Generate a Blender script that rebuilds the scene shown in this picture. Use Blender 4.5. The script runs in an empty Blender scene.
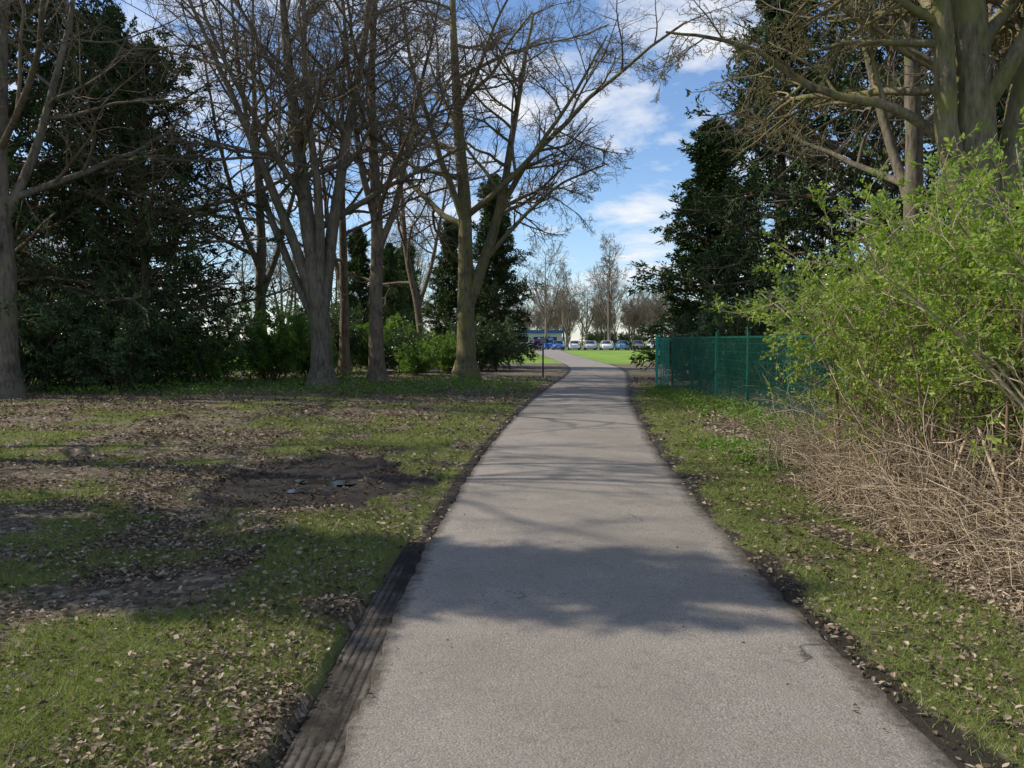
import bpy, math, random
import numpy as np
from mathutils import Vector
R0 = np.random.default_rng(7)
scene = bpy.context.scene
col = scene.collection

# ---------------------------------------------------------------- helpers
def norm(v):
    return v/np.maximum(np.linalg.norm(v,axis=-1,keepdims=True),1e-9)
_tabs={}
def vnoise(x,y,scale=1.0,seed=0):
    if seed not in _tabs: _tabs[seed]=np.random.default_rng(1000+seed).random((256,256))
    T=_tabs[seed]
    x=np.asarray(x)*scale+1000.3; y=np.asarray(y)*scale+1000.7
    xi=np.floor(x).astype(int); yi=np.floor(y).astype(int)
    fx=x-xi; fy=y-yi; fx=fx*fx*(3-2*fx); fy=fy*fy*(3-2*fy)
    a=T[xi%256,yi%256]; b=T[(xi+1)%256,yi%256]; c=T[xi%256,(yi+1)%256]; d=T[(xi+1)%256,(yi+1)%256]
    return (a*(1-fx)+b*fx)*(1-fy)+(c*(1-fx)+d*fx)*fy
def fbm(x,y,scale=1.0,seed=0,o=4):
    s=0;a=1;t=0
    for i in range(o):
        s=s+a*vnoise(x,y,scale*2**i,seed+i*17); t+=a; a*=.5
    return s/t
def sstep(a,b,x):
    t=np.clip((x-a)/(b-a),0,1); return t*t*(3-2*t)

class MB:
    """numpy mesh builder"""
    def __init__(s): s.v=[];s.f=[];s.m=[];s.var=[];s.sm=[];s.n=0
    def add(s,v,f,mat=0,var=None,smooth=True):
        v=np.asarray(v,dtype=np.float32).reshape(-1,3); f=np.asarray(f,dtype=np.int64)
        if len(f)==0: return
        s.v.append(v); s.f.append(f+s.n); s.n+=len(v)
        s.m.append(np.full(len(f),mat)); s.sm.append(np.full(len(f),smooth))
        s.var.append(np.full(len(f),0.5) if var is None else np.asarray(var))
    def mesh(s,name,mats):
        me=bpy.data.meshes.new(name)
        V=np.concatenate(s.v); me.vertices.add(len(V)); me.vertices.foreach_set('co',V.ravel())
        loops=np.concatenate([f.ravel() for f in s.f])
        tot=np.concatenate([np.full(len(f),f.shape[1]) for f in s.f])
        st=np.concatenate([[0],np.cumsum(tot)[:-1]])
        me.loops.add(len(loops)); me.polygons.add(len(tot))
        me.loops.foreach_set('vertex_index',loops.astype(np.int32))
        me.polygons.foreach_set('loop_start',st.astype(np.int32))
        for m in mats: me.materials.append(m)
        me.polygons.foreach_set('material_index',np.concatenate(s.m).astype(np.int32))
        me.polygons.foreach_set('use_smooth',np.concatenate(s.sm).astype(bool))
        me.update(calc_edges=True)
        a=me.attributes.new('var','FLOAT','FACE'); a.data.foreach_set('value',np.concatenate(s.var).astype(np.float32))
        return me
    def obj(s,name,mats,loc=(0,0,0),parent=None):
        return place(s.mesh(name,mats),name,loc,parent=parent)
def place(me,name,loc=(0,0,0),rot=0,scale=1,parent=None):
    o=bpy.data.objects.new(name,me); col.objects.link(o)
    o.location=loc; o.rotation_euler=(0,0,rot)
    o.scale=(scale,)*3 if np.isscalar(scale) else scale
    if parent: o.parent=parent
    return o
def empty(name,loc=(0,0,0)):
    o=bpy.data.objects.new(name,None); col.objects.link(o); o.location=loc; o.empty_display_size=.3; return o

def tubes(mb,P,Rr,S=6,mat=0,rough=0,rng=R0,cap=False):
    N,K,_=P.shape
    if N==0: return
    T=np.empty_like(P); T[:,1:-1]=P[:,2:]-P[:,:-2]; T[:,0]=P[:,1]-P[:,0]; T[:,-1]=P[:,-1]-P[:,-2]; T=norm(T)
    mean=norm(P[:,-1]-P[:,0]); ref=np.where(np.abs(mean[:,2:3])>.8,np.array([[1.,0,0]]),np.array([[0,0,1.]]))
    U=norm(np.cross(T,ref[:,None,:])); W=np.cross(T,U)
    a=np.arange(S)/S*2*math.pi
    rr=Rr[:,:,None]*np.ones(S)
    if rough>0: rr=rr*(1+rough*(rng.random(rr.shape)-.5))
    V=P[:,:,None,:]+rr[...,None]*(np.cos(a)[None,None,:,None]*U[:,:,None,:]+np.sin(a)[None,None,:,None]*W[:,:,None,:])
    base=(np.arange(N)*K*S)[:,None,None]; k=(np.arange(K-1)*S)[None,:,None]; s_=np.arange(S)[None,None,:]; s2=(s_+1)%S
    q=np.stack([base+k+s_,base+k+s2,base+k+S+s2,base+k+S+s_],-1).reshape(-1,4)
    mb.add(V,q,mat,np.repeat(rng.random(N),(K-1)*S))
def sample(P,Rr,t):
    N,K,_=P.shape; x=t*(K-1); i=np.clip(np.floor(x).astype(int),0,K-2); f=(x-i)
    n=np.arange(N)[:,None]
    p=P[n,i]*(1-f[...,None])+P[n,i+1]*f[...,None]
    tg=norm(P[n,i+1]-P[n,i]); r=Rr[n,i]*(1-f)+Rr[n,i+1]*f
    return p,tg,r
def children(P,Rr,m,rng,t0=.25,t1=1.,ang=(35,65),lr=.5,K=6,wig=.15,up=.1,rr=.6,rmin=.005,lend=.5,tipr=.3):
    N=P.shape[0]
    t=np.sort(t0+(t1-t0)*(np.arange(m)[None,:]+rng.random((N,m)))/m,axis=1)
    p,tg,r=sample(P,Rr,t)
    L=np.linalg.norm(np.diff(P,axis=1),axis=2).sum(1)[:,None]
    ln=L*lr*(1-(1-lend)*(t-t0)/(t1-t0+1e-6))*(.65+.7*rng.random((N,m)))
    a=np.radians(ang[0]+(ang[1]-ang[0])*rng.random((N,m)))
    rnd=norm(rng.normal(size=(N,m,3))); perp=norm(rnd-(rnd*tg).sum(-1,keepdims=True)*tg)
    d=norm(np.cos(a)[...,None]*tg+np.sin(a)[...,None]*perp)
    p=p.reshape(-1,3); d=d.reshape(-1,3); ln=ln.ravel(); r=np.maximum(r.ravel()*rr,rmin)
    M=len(p); Q=np.empty((M,K,3)); Q[:,0]=p; st=(ln/(K-1))[:,None]
    for k in range(1,K):
        d=norm(d+rng.normal(size=(M,3))*wig+np.array([0,0,up])); Q[:,k]=Q[:,k-1]+d*st
    tt=np.linspace(0,1,K)[None,:]
    RR=np.maximum(r[:,None]*(1-(1-tipr)*tt),rmin*.7)
    return Q,RR
def leaves(mb,pos,d,L,W,mat,rng,var=None):
    n=len(pos); d=norm(d); s=norm(np.cross(d,norm(rng.normal(size=(n,3)))))
    L=np.broadcast_to(np.asarray(L),(n,))[:,None]*(.6+.8*rng.random((n,1))); W=np.broadcast_to(np.asarray(W),(n,))[:,None]*(.7+.6*rng.random((n,1)))
    up=np.cross(d,s)*L*.08
    V=np.stack([pos,pos+d*L*.45+s*W*.5+up,pos+d*L,pos+d*L*.5-s*W*.5+up],1)
    f=np.arange(n*4).reshape(n,4)
    mb.add(V,f,mat,rng.random(n) if var is None else var,smooth=False)
def foliage(mb,P,Rr,per,L,W,mat,rng,spread=.7,droop=-.1,jit=.03,t0=.1):
    t=t0+(1-t0)*rng.random((P.shape[0],per)); p,tg,_=sample(P,Rr,t)
    cv=rng.random((P.shape[0],1))*.6+rng.random((P.shape[0],per))*.4
    p=p.reshape(-1,3)+rng.normal(size=(P.shape[0]*per,3))*jit
    d=tg.reshape(-1,3)+rng.normal(size=p.shape)*spread+np.array([0,0,droop])
    leaves(mb,p,d,L,W,mat,rng,cv.ravel())
def poly(ctrl,K,rng,wob=.03):
    c=np.array(ctrl,float); s=np.concatenate([[0],np.cumsum(np.linalg.norm(np.diff(c,axis=0),axis=1))])
    t=np.linspace(0,s[-1],K); P=np.stack([np.interp(t,s,c[:,i]) for i in range(3)],1)
    for _ in range(2): P[1:-1]=(P[:-2]+2*P[1:-1]+P[2:])/4
    P[1:]+=np.cumsum(rng.normal(size=(K-1,3))*wob*.4,axis=0)
    return P
def boxes(mb,C,Sz,mat=0,smooth=False):
    C=np.atleast_2d(C).astype(float); Sz=np.broadcast_to(np.asarray(Sz,float),C.shape)
    u=np.array([[-1,-1,-1],[1,-1,-1],[1,1,-1],[-1,1,-1],[-1,-1,1],[1,-1,1],[1,1,1],[-1,1,1]])*.5
    V=C[:,None,:]+u[None]*Sz[:,None,:]
    f=np.array([[0,3,2,1],[4,5,6,7],[0,1,5,4],[1,2,6,5],[2,3,7,6],[3,0,4,7]])
    F=(np.arange(len(C))*8)[:,None,None]+f[None]
    mb.add(V,F.reshape(-1,4),mat,smooth=smooth)

# ---------------------------------------------------------------- materials
class NT:
    def __init__(s,name):
        s.mat=bpy.data.materials.new(name); s.mat.use_nodes=True; s.t=s.mat.node_tree; s.N=s.t.nodes; s.N.clear()
        s.out=s.N.new('ShaderNodeOutputMaterial')
    def n(s,t,**k):
        x=s.N.new(t)
        for a,b in k.items(): setattr(x,a,b)
        return x
    def l(s,a,b): s.t.links.new(a,b)
    def noise(s,vec,scale,detail=4,rough=.6):
        x=s.n('ShaderNodeTexNoise'); x.inputs['Scale'].default_value=scale; x.inputs['Detail'].default_value=detail; x.inputs['Roughness'].default_value=rough
        if vec is not None: s.l(vec,x.inputs['Vector'])
        return x.outputs['Fac']
    def ramp(s,fac,stops,interp='LINEAR'):
        r=s.n('ShaderNodeValToRGB'); r.color_ramp.interpolation=interp
        e=r.color_ramp.elements
        while len(e)<len(stops): e.new(.5)
        for i,(p,c) in enumerate(stops):
            e[i].position=p; e[i].color=(c,c,c,1) if np.isscalar(c) else (*c,1)
        s.l(fac,r.inputs['Fac']); return r.outputs['Color']
    def mix(s,fac,a,b,mode='MIX'):
        m=s.n('ShaderNodeMix',data_type='RGBA',blend_type=mode)
        for i,v in ((0,fac),(6,a),(7,b)):
            if hasattr(v,'is_linked'): s.l(v,m.inputs[i])
            elif i==0: m.inputs[0].default_value=v
            else: m.inputs[i].default_value=(*v,1)
        return m.outputs[2]
    def math(s,op,a,b=0,clamp=False):
        m=s.n('ShaderNodeMath',operation=op,use_clamp=clamp)
        for i,v in ((0,a),(1,b)):
            if hasattr(v,'is_linked'): s.l(v,m.inputs[i])
            else: m.inputs[i].default_value=v
        return m.outputs[0]
    def attr(s,name): 
        a=s.n('ShaderNodeAttribute'); a.attribute_name=name; return a
    def bump(s,h,strength=.5,dist=.02):
        b=s.n('ShaderNodeBump'); b.inputs['Strength'].default_value=strength; b.inputs['Distance'].default_value=dist; s.l(h,b.inputs['Height']); return b.outputs[0]
    def bsdf(s,color,rough=.8,normal=None,metal=0,spec=.5):
        b=s.n('ShaderNodeBsdfPrincipled'); b.inputs['Roughness'].default_value=rough if np.isscalar(rough) else .5
        if not np.isscalar(rough): s.l(rough,b.inputs['Roughness'])
        b.inputs['Metallic'].default_value=metal; b.inputs['Specular IOR Level'].default_value=spec
        if hasattr(color,'is_linked'): s.l(color,b.inputs['Base Color'])
        else: b.inputs['Base Color'].default_value=(*color,1)
        if normal is not None: s.l(normal,b.inputs['Normal'])
        return b
    def done(s,sh): s.l(sh.outputs[0] if hasattr(sh,'outputs') else sh,s.out.inputs[0]); return s.mat

def m_leaf(name,c1,c2,c3=None,trans=.35,rough=.5,spec=.4):
    s=NT(name); v=s.attr('var').outputs['Fac']
    st=[(0.,c1),(1.,c2)] if c3 is None else [(0.,c1),(.55,c2),(1.,c3)]
    c=s.ramp(v,st)
    if trans<=0:
        b=s.n('ShaderNodeBsdfDiffuse'); s.l(c,b.inputs[0]); return s.done(b)
    b=s.bsdf(c,rough,spec=spec)
    t=s.n('ShaderNodeBsdfTranslucent'); tc=s.mix(1.0,c,(1.25,1.3,.7),'MULTIPLY'); s.l(tc,t.inputs[0])
    mx=s.n('ShaderNodeMixShader'); mx.inputs[0].default_value=trans; s.l(b.outputs[0],mx.inputs[1]); s.l(t.outputs[0],mx.inputs[2])
    return s.done(mx)
def m_bark(name,dark,light,moss=0.,mossc=(.13,.15,.03)):
    s=NT(name); tc=s.n('ShaderNodeTexCoord'); mp=s.n('ShaderNodeMapping'); mp.inputs['Scale'].default_value=(1,1,.22)
    s.l(tc.outputs['Object'],mp.inputs[0]); v=mp.outputs[0]
    n1=s.noise(v,14,6,.7); n2=s.noise(tc.outputs['Object'],1.6,5)
    c=s.mix(s.ramp(n1,[(.35,0.),(.68,1.)]),dark,light)
    c=s.mix(s.ramp(n2,[(.4,0.),(.75,.45)]),c,(light[0]*1.5,light[1]*1.5,light[2]*1.4))
    if moss>0:
        n3=s.noise(tc.outputs['Object'],2.3,6)
        c=s.mix(s.ramp(n3,[(.62-moss*.3,0.),(.84-moss*.3,.75)]),c,mossc)
    return s.done(s.bsdf(c,.9,s.bump(n1,.9,.03),spec=.2))
def m_twig(name,c1,c2):
    s=NT(name); v=s.attr('var').outputs['Fac']; b=s.n('ShaderNodeBsdfDiffuse'); s.l(s.ramp(v,[(0.,c1),(1.,c2)]),b.inputs[0]); return s.done(b)
def m_plain(name,c,rough=.5,metal=0,var=.25,scale=6,spec=.5):
    s=NT(name); tc=s.n('ShaderNodeTexCoord'); n=s.noise(tc.outputs['Object'],scale,5)
    k=s.ramp(n,[(.3,1-var),(.7,1.)])
    return s.done(s.bsdf(s.mix(1.0,c,k,'MULTIPLY'),rough,s.bump(n,.1,.01),metal,spec))

M_bark=m_bark('bark_grey',(.05,.042,.03),(.22,.185,.14),.3)
M_barkB=m_bark('bark_brown',(.055,.042,.03),(.26,.20,.14),.15)
M_barkM=m_bark('bark_mossy',(.055,.046,.027),(.27,.23,.14),.6,(.20,.20,.05))
M_barkF=m_twig('bark_far',(.12,.095,.075),(.25,.20,.16))
M_twig=m_twig('twig',(.11,.088,.062),(.24,.195,.14))
M_twigM=m_twig('twig_mossy',(.13,.11,.055),(.27,.225,.12))
M_dry=m_twig('dry_cane',(.17,.12,.075),(.56,.45,.32))
M_con=m_leaf('conifer_needles',(.03,.052,.023),(.065,.10,.04),(.12,.165,.065),0)
M_con2=m_leaf('cypress_foliage',(.032,.06,.023),(.075,.115,.04),(.14,.18,.06),0)
M_ever=m_leaf('holly_leaves',(.035,.07,.025),(.08,.13,.045),(.16,.22,.085),.25,.28,.5)
M_laurel=m_leaf('laurel_leaves',(.08,.16,.03),(.17,.28,.05),(.27,.40,.08),.4,.35,.4)
M_young=m_leaf('young_leaves',(.10,.17,.025),(.23,.33,.045),(.38,.46,.10),.42,.5,.3)
M_cover=m_leaf('ground_cover_leaves',(.08,.15,.022),(.15,.25,.045),(.23,.33,.065),.35,.5,.3)
M_grass=m_leaf('grass_blades',(.10,.12,.03),(.19,.23,.055),(.34,.36,.12),.3,.6,.2)
M_litter=m_leaf('dead_leaves',(.065,.045,.028),(.20,.145,.095),(.46,.36,.26),.1,.75,.3)

# ---------------------------------------------------------------- path shape & ground
PY=np.array([-30,0,5,8.5,14,21,28,36,43,50,58,85,128,140.])
PC=np.array([.5,.5,.5,.62,1.08,1.82,2.75,3.85,4.6,4.95,4.95,4.9,5.2,5.3])
PW=np.array([1.14,1.14,1.15,1.2,1.25,1.27,1.33,1.35,1.4,1.45,1.5,1.8,2.5,2.6])
_yy=np.linspace(-30,140,1701); _k=np.ones(61)/61
def _sm(a):
    b=np.interp(_yy,PY,a); bp=np.pad(b,30,mode='edge'); return np.convolve(bp,_k,mode='valid')
_pc=_sm(PC); _pw=_sm(PW)
def pc(y): return np.interp(y,_yy,_pc)
def pw(y): return np.interp(y,_yy,_pw)
def sdist(x,y): return np.abs(x-pc(y))-pw(y)
MUD=(-2.15,8.9)
def mudm(x,y):
    r=np.sqrt(((x-MUD[0])/1.3)**2+((y-MUD[1])/1.8)**2)+(fbm(x,y,1.3,5)-.5)*.9
    return 1-sstep(.78,1.0,r)
def gh(x,y):
    x=np.asarray(x,float); y=np.asarray(y,float)
    s=sdist(x,y)+(fbm(x,y,3.,31)-.5)*.09; left=x<pc(y)
    far=sstep(150,140,y)
    out=.02+(fbm(x,y,.5,1)-.5)*.10*sstep(.2,3,s)+(fbm(x,y,4,2)-.5)*.035*sstep(-.02,.3,s)
    out=out+np.where(left,.03,.0)*sstep(.2,.6,s)+np.where(~left,.12,0)*sstep(1.,3.,s)
    gut=np.where(left,1-sstep(6.0,7.4,y),0.)
    edge=sstep(.24,.30,s)*gut+sstep(-.07,.03,s)*(1-gut)
    h=-.055+(out+.055)*edge
    mm=mudm(x,y); h=h-.05*mm+mm*(fbm(x,y,7,81,3)-.5)*.11
    h=h*far*sstep(118,105,np.where((x>2)&(y>100),y,0)) + np.where((x>2)&(y>105),-.03,0)
    return h
def masks(x,y):
    s=sdist(x,y); left=x<pc(y)
    n=fbm(x,y,.55,11); n2=fbm(x,y,2.2,12)
    patch=n*.45+n2*.55
    near_edge_l=np.exp(-((s-.95)/.6)**2)*.12
    g=sstep(.455,.63,patch+near_edge_l-.03*sstep(9,20,y)-.05*sstep(3.8,5.,y)*(1-sstep(7,9,y))*sstep(1.3,2.5,s)+.07*(1-sstep(3.2,4.4,y)))
    gr=sstep(.38,.54,patch+.14*np.exp(-((s-.65)/.5)**2)-.24*sstep(1.0,1.7,s))
    g=np.where(left,g,gr)
    wood=sstep(20,27,y)*(1-sstep(50,58,y))*np.where(left,1,.8)
    g=g*(1-wood*.75)
    open_=sstep(50,56,y); g=np.maximum(g,open_)
    dirt=np.where(left,1-sstep(.03,.28,s),(1-sstep(.05,.30,s+(n2-.5)*.6))*.9)*(1-open_*.8)
    g=g*(1-dirt)
    mud=mudm(x,y); g=g*(1-mud)
    dirt=np.maximum(dirt,mud)
    return g,dirt,open_
nx=560; ny=560
tx=np.linspace(-1,1,nx); X=.3+1.2*np.sinh(6.55*tx)
ty=np.linspace(-.66,1,ny); Y=4+2.0*np.sinh(6.85*ty)
GX,GY=np.meshgrid(X,Y,indexing='ij'); GZ=gh(GX,GY)
mb=MB(); idx=np.arange(nx*ny).reshape(nx,ny)
q=np.stack([idx[:-1,:-1],idx[1:,:-1],idx[1:,1:],idx[:-1,1:]],-1).reshape(-1,4)
mb.add(np.stack([GX,GY,GZ],-1),q)
s=NT('ground_soil_grass_litter'); g_=s.n('ShaderNodeNewGeometry'); pos=g_.outputs['Position']
mk=s.attr('mask'); sp=s.n('ShaderNodeSeparateColor'); s.l(mk.outputs['Color'],sp.inputs[0])
vo=s.n('ShaderNodeTexVoronoi'); vo.inputs['Scale'].default_value=21; 
nzv=s.n('ShaderNodeTexNoise'); nzv.inputs['Scale'].default_value=9; s.l(pos,nzv.inputs['Vector'])
vm=s.n('ShaderNodeVectorMath',operation='MULTIPLY_ADD'); s.l(nzv.outputs['Color'],vm.inputs[0]); vm.inputs[1].default_value=(.12,.12,.12); s.l(pos,vm.inputs[2])
s.l(vm.outputs[0],vo.inputs['Vector'])
vs=s.n('ShaderNodeSeparateColor'); s.l(vo.outputs['Color'],vs.inputs[0])
lit=s.ramp(vs.outputs[0],[(0.,(.06,.043,.028)),(.45,(.15,.11,.075)),(.8,(.27,.21,.15)),(1.,(.40,.33,.24))])
fine=s.noise(pos,60,5,.7); mid=s.noise(pos,5,6,.65); big=s.noise(pos,.25,4)
lit=s.mix(s.ramp(mid,[(.35,.6),(.6,.0)]),lit,(.105,.08,.055))
gcol=s.mix(s.ramp(fine,[(.3,0.),(.7,1.)]),(.07,.085,.022),(.21,.24,.065))
gcol=s.mix(s.ramp(mid,[(.4,0.),(.72,.65)]),gcol,(.20,.17,.09))
gopen=s.mix(s.ramp(big,[(.35,0.),(.65,1.)]),(.15,.26,.03),(.22,.33,.05))
gcol=s.mix(sp.outputs[2],gcol,gopen)
gm=s.math('ADD',sp.outputs[0],s.math('MULTIPLY',s.math('SUBTRACT',s.noise(pos,14,4,.7),.5),1.1))
gm=s.ramp(gm,[(.35,0.),(.62,1.)])
c=s.mix(gm,lit,gcol)
soil=s.mix(s.ramp(fine,[(.35,0.),(.7,1.)]),(.014,.010,.007),(.05,.038,.026))
dm=s.math('ADD',sp.outputs[1],s.math('MULTIPLY',s.math('SUBTRACT',s.noise(pos,11,4,.7),.5),.7)); dm=s.ramp(dm,[(.42,0.),(.7,.95)])
c=s.mix(dm,c,soil)
hh=s.math('ADD',s.math('MULTIPLY',vs.outputs[0],.5),fine)
s.done(s.bsdf(c,s.ramp(dm,[(0.,.9),(1.,.6)]),s.bump(hh,.9,.025),spec=.25)); M_ground=s.mat
me=mb.mesh('ground',[M_ground])
g,d_,o_=masks(GX,GY)
ca=me.color_attributes.new('mask','FLOAT_COLOR','POINT'); ca.data.foreach_set('color',np.stack([g,d_,o_,np.ones_like(g)],-1).astype(np.float32).ravel())
place(me,'ground')

# path
ys=[-8.]
while ys[-1]<127: ys.append(ys[-1]+max(.04,.01*abs(ys[-1])))
ys=np.array(ys); nu=61; u=np.sin(np.linspace(-1,1,nu)*math.pi/2)
YY,UU=np.meshgrid(ys,u,indexing='ij'); 
side=np.where(UU<0,50,0)
en=((fbm(YY+side,YY*0+3,.9,41,3)-.5)*.12+(fbm(YY+side,YY*0+3,7,43,3)-.5)*.08)*np.abs(UU)**8
XX=pc(YY)+UU*(pw(YY)+en+.02)
ZZ=.014+.022*(1-UU**2)+(fbm(XX,YY,.8,44)-.5)*.010-.05*(np.abs(UU)>.9995)
mb=MB(); nn=len(ys); idx=np.arange(nn*nu).reshape(nn,nu)
mb.add(np.stack([XX,YY,ZZ],-1),np.stack([idx[:-1,:-1],idx[:-1,1:],idx[1:,1:],idx[1:,:-1]],-1).reshape(-1,4))
def m_asphalt(name,a,b,edge=True):
    s=NT(name); g_=s.n('ShaderNodeNewGeometry'); pos=g_.outputs['Position']
    ag=s.n('ShaderNodeTexVoronoi'); ag.inputs['Scale'].default_value=85; s.l(pos,ag.inputs['Vector'])
    asx=s.n('ShaderNodeSeparateColor'); s.l(ag.outputs['Color'],asx.inputs[0])
    n1=s.noise(pos,110,4,.8); n2=s.noise(pos,2.2,7,.65); n3=s.noise(pos,.45,4); n4=s.noise(pos,18,4,.7)
    dk=(a[0]*.45,a[1]*.43,a[2]*.41)
    c=s.mix(s.ramp(n2,[(.32,0.),(.68,1.)]),a,b)
    c=s.mix(s.ramp(asx.outputs[0],[(0.,.0),(.75,.1),(1.,.6)]),c,(.45,.41,.36))
    c=s.mix(s.ramp(n1,[(.38,.8),(.56,0.)]),c,dk)
    c=s.mix(s.ramp(n3,[(.42,0.),(.65,.5)]),c,(a[0]*.68,a[1]*.66,a[2]*.62))
    c=s.mix(s.ramp(n4,[(.55,0.),(.72,.5)]),c,dk)
    wv=s.n('ShaderNodeTexNoise'); wv.inputs['Scale'].default_value=1.7; wv.inputs['Detail'].default_value=5; s.l(pos,wv.inputs['Vector'])
    va=s.n('ShaderNodeVectorMath',operation='MULTIPLY_ADD'); s.l(wv.outputs['Color'],va.inputs[0]); va.inputs[1].default_value=(.9,.9,0); s.l(pos,va.inputs[2])
    cr=s.n('ShaderNodeTexVoronoi',feature='DISTANCE_TO_EDGE'); cr.inputs['Scale'].default_value=.55; s.l(va.outputs[0],cr.inputs['Vector'])
    crm=s.ramp(cr.outputs['Distance'],[(0.,.8),(.004,.0)])
    crm=s.math('MULTIPLY',crm,s.ramp(s.noise(pos,.8,2),[(.54,0.),(.62,1.)]))
    c=s.mix(crm,c,(.03,.027,.022))
    if edge:
        e=s.attr('edge').outputs['Fac']
        em=s.math('ADD',e,s.math('MULTIPLY',s.math('SUBTRACT',n2,.5),.9)); em=s.math('ADD',em,s.math('MULTIPLY',s.math('SUBTRACT',n4,.5),.8))
        c=s.mix(s.ramp(em,[(.45,0.),(.95,.9)]),c,(.06,.048,.033))
    h=s.math('ADD',n1,s.math('MULTIPLY',ag.outputs['Distance'],-.6))
    return s.done(s.bsdf(c,.85,s.bump(h,.8,.007),spec=.3))
M_path=m_asphalt('path_tarmac',(.285,.25,.212),(.37,.328,.282))
me=mb.mesh('tarmac_path',[M_path])
ea=me.attributes.new('edge','FLOAT','POINT')
ev=np.where(UU>0,sstep(.74,1.03,UU),sstep(.84,1.04,-UU)); ea.data.foreach_set('value',ev.astype(np.float32).ravel())
place(me,'tarmac_path')

# gutter edging : fine ridged strip beside the path
ys2=np.arange(-3,7.6,.03); prof=np.linspace(0,1,80)
YY,TT=np.meshgrid(ys2,prof,indexing='ij')
XX=pc(YY)-pw(YY)+.03-TT*.29+(fbm(YY,TT*0,.6,55)-.5)*.03
fade=1-sstep(5.0,7.2,YY)
wear=.2+.8*sstep(.35,.6,fbm(XX*1.5,YY*.5,2.5,57))
ph=TT*math.pi*7+ .5*(fbm(YY,TT*0,1.4,59)-.5)
ZZ=-.016+.010*(np.abs(np.sin(ph))**.4)*fade*wear+(fbm(XX,YY,14,58)-.5)*.010-.03*(1-fade)-.03*sstep(.9,1,TT)
mb=MB(); idx=np.arange(len(ys2)*80).reshape(len(ys2),80)
mb.add(np.stack([XX,YY,ZZ],-1),np.stack([idx[:-1,:-1],idx[1:,:-1],idx[1:,1:],idx[:-1,1:]],-1).reshape(-1,4))
s=NT('edging_dirty_concrete'); g_=s.n('ShaderNodeNewGeometry'); pos=g_.outputs['Position']
mp=s.n('ShaderNodeMapping'); mp.inputs['Scale'].default_value=(1,.6,1); s.l(pos,mp.inputs[0])
n1=s.noise(mp.outputs[0],60,6,.75); n2=s.noise(pos,6,5)
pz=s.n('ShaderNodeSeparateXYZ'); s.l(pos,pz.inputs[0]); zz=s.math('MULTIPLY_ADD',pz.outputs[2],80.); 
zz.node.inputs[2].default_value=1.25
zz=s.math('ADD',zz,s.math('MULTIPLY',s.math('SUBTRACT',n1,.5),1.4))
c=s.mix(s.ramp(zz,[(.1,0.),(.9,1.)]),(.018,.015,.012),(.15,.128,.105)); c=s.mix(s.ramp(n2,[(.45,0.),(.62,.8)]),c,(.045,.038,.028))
s.done(s.bsdf(c,.9,s.bump(n1,.6,.01),spec=.2))
mb.obj('ridged_edging_strip',[s.mat])

# puddle
PD=(MUD[0]+.05,MUD[1]-.1)
a=np.linspace(0,2*math.pi,61)[:-1]; rr=1+.3*np.sin(a*3+1)+.25*np.sin(a*5)+.1*np.sin(a*9+2)
px=PD[0]+.30*rr*np.cos(a); py=PD[1]+.40*rr*np.sin(a)
zc=float(np.median(gh(px,py)))+.004
mb=MB(); V=np.concatenate([[[PD[0],PD[1],zc]],np.stack([px,py,np.full(60,zc)],1)])
mb.add(V,[[0,1+i,1+(i+1)%60] for i in range(60)])
s=NT('puddle_water'); M_pud=s.done(s.bsdf((.02,.017,.012),.12,spec=.4)); mb.obj('puddle',[M_pud])

# ---------------------------------------------------------------- ground scatter
rng=np.random.default_rng(11)
def scat(n,y0,y1,spread=.70,extra=1.5):
    y=np.exp(rng.uniform(math.log(y0),math.log(y1),n)); x=rng.uniform(-1,1,n)*(spread*y+extra); return x,y
x,y=scat(760000,2.2,24); g,d,o=masks(x,y); sd=sdist(x,y)
k=(rng.random(len(x))<g*.85+.05*(d<.6))&(sd>.04)&(mudm(x,y)<.35)&~((x<pc(y))&(y<7)&(sd<.29))&~((x>4.2)&(y<14))
x=x[k];y=y[k]; n=len(x); z=gh(x,y)-.004
h=(.015+.038*rng.random(n)**2)*(.75+.5*fbm(x,y,1.2,61))*np.clip(1+.03*(y-5),1,1.6); az=rng.random(n)*6.28; lean=rng.random(n)*1.4+.2
w=.0022*(1+.22*np.clip(y-3,0,15))*(.7+.6*rng.random(n)); pa=rng.random(n)*6.28
b=np.stack([x,y,z],1); sd_=np.stack([np.cos(pa),np.sin(pa),0*pa],1)*w[:,None]
tip=b+np.stack([np.cos(az)*lean*h,np.sin(az)*lean*h,h],1)
mb=MB(); mb.add(np.stack([b-sd_,b+sd_,tip],1),np.arange(n*3).reshape(n,3),0,np.clip(rng.random(n)*.7+.5*(fbm(x,y,.9,62)-.2),0,1),smooth=False)
mb.obj('grass',[M_grass]); NG=n
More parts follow.
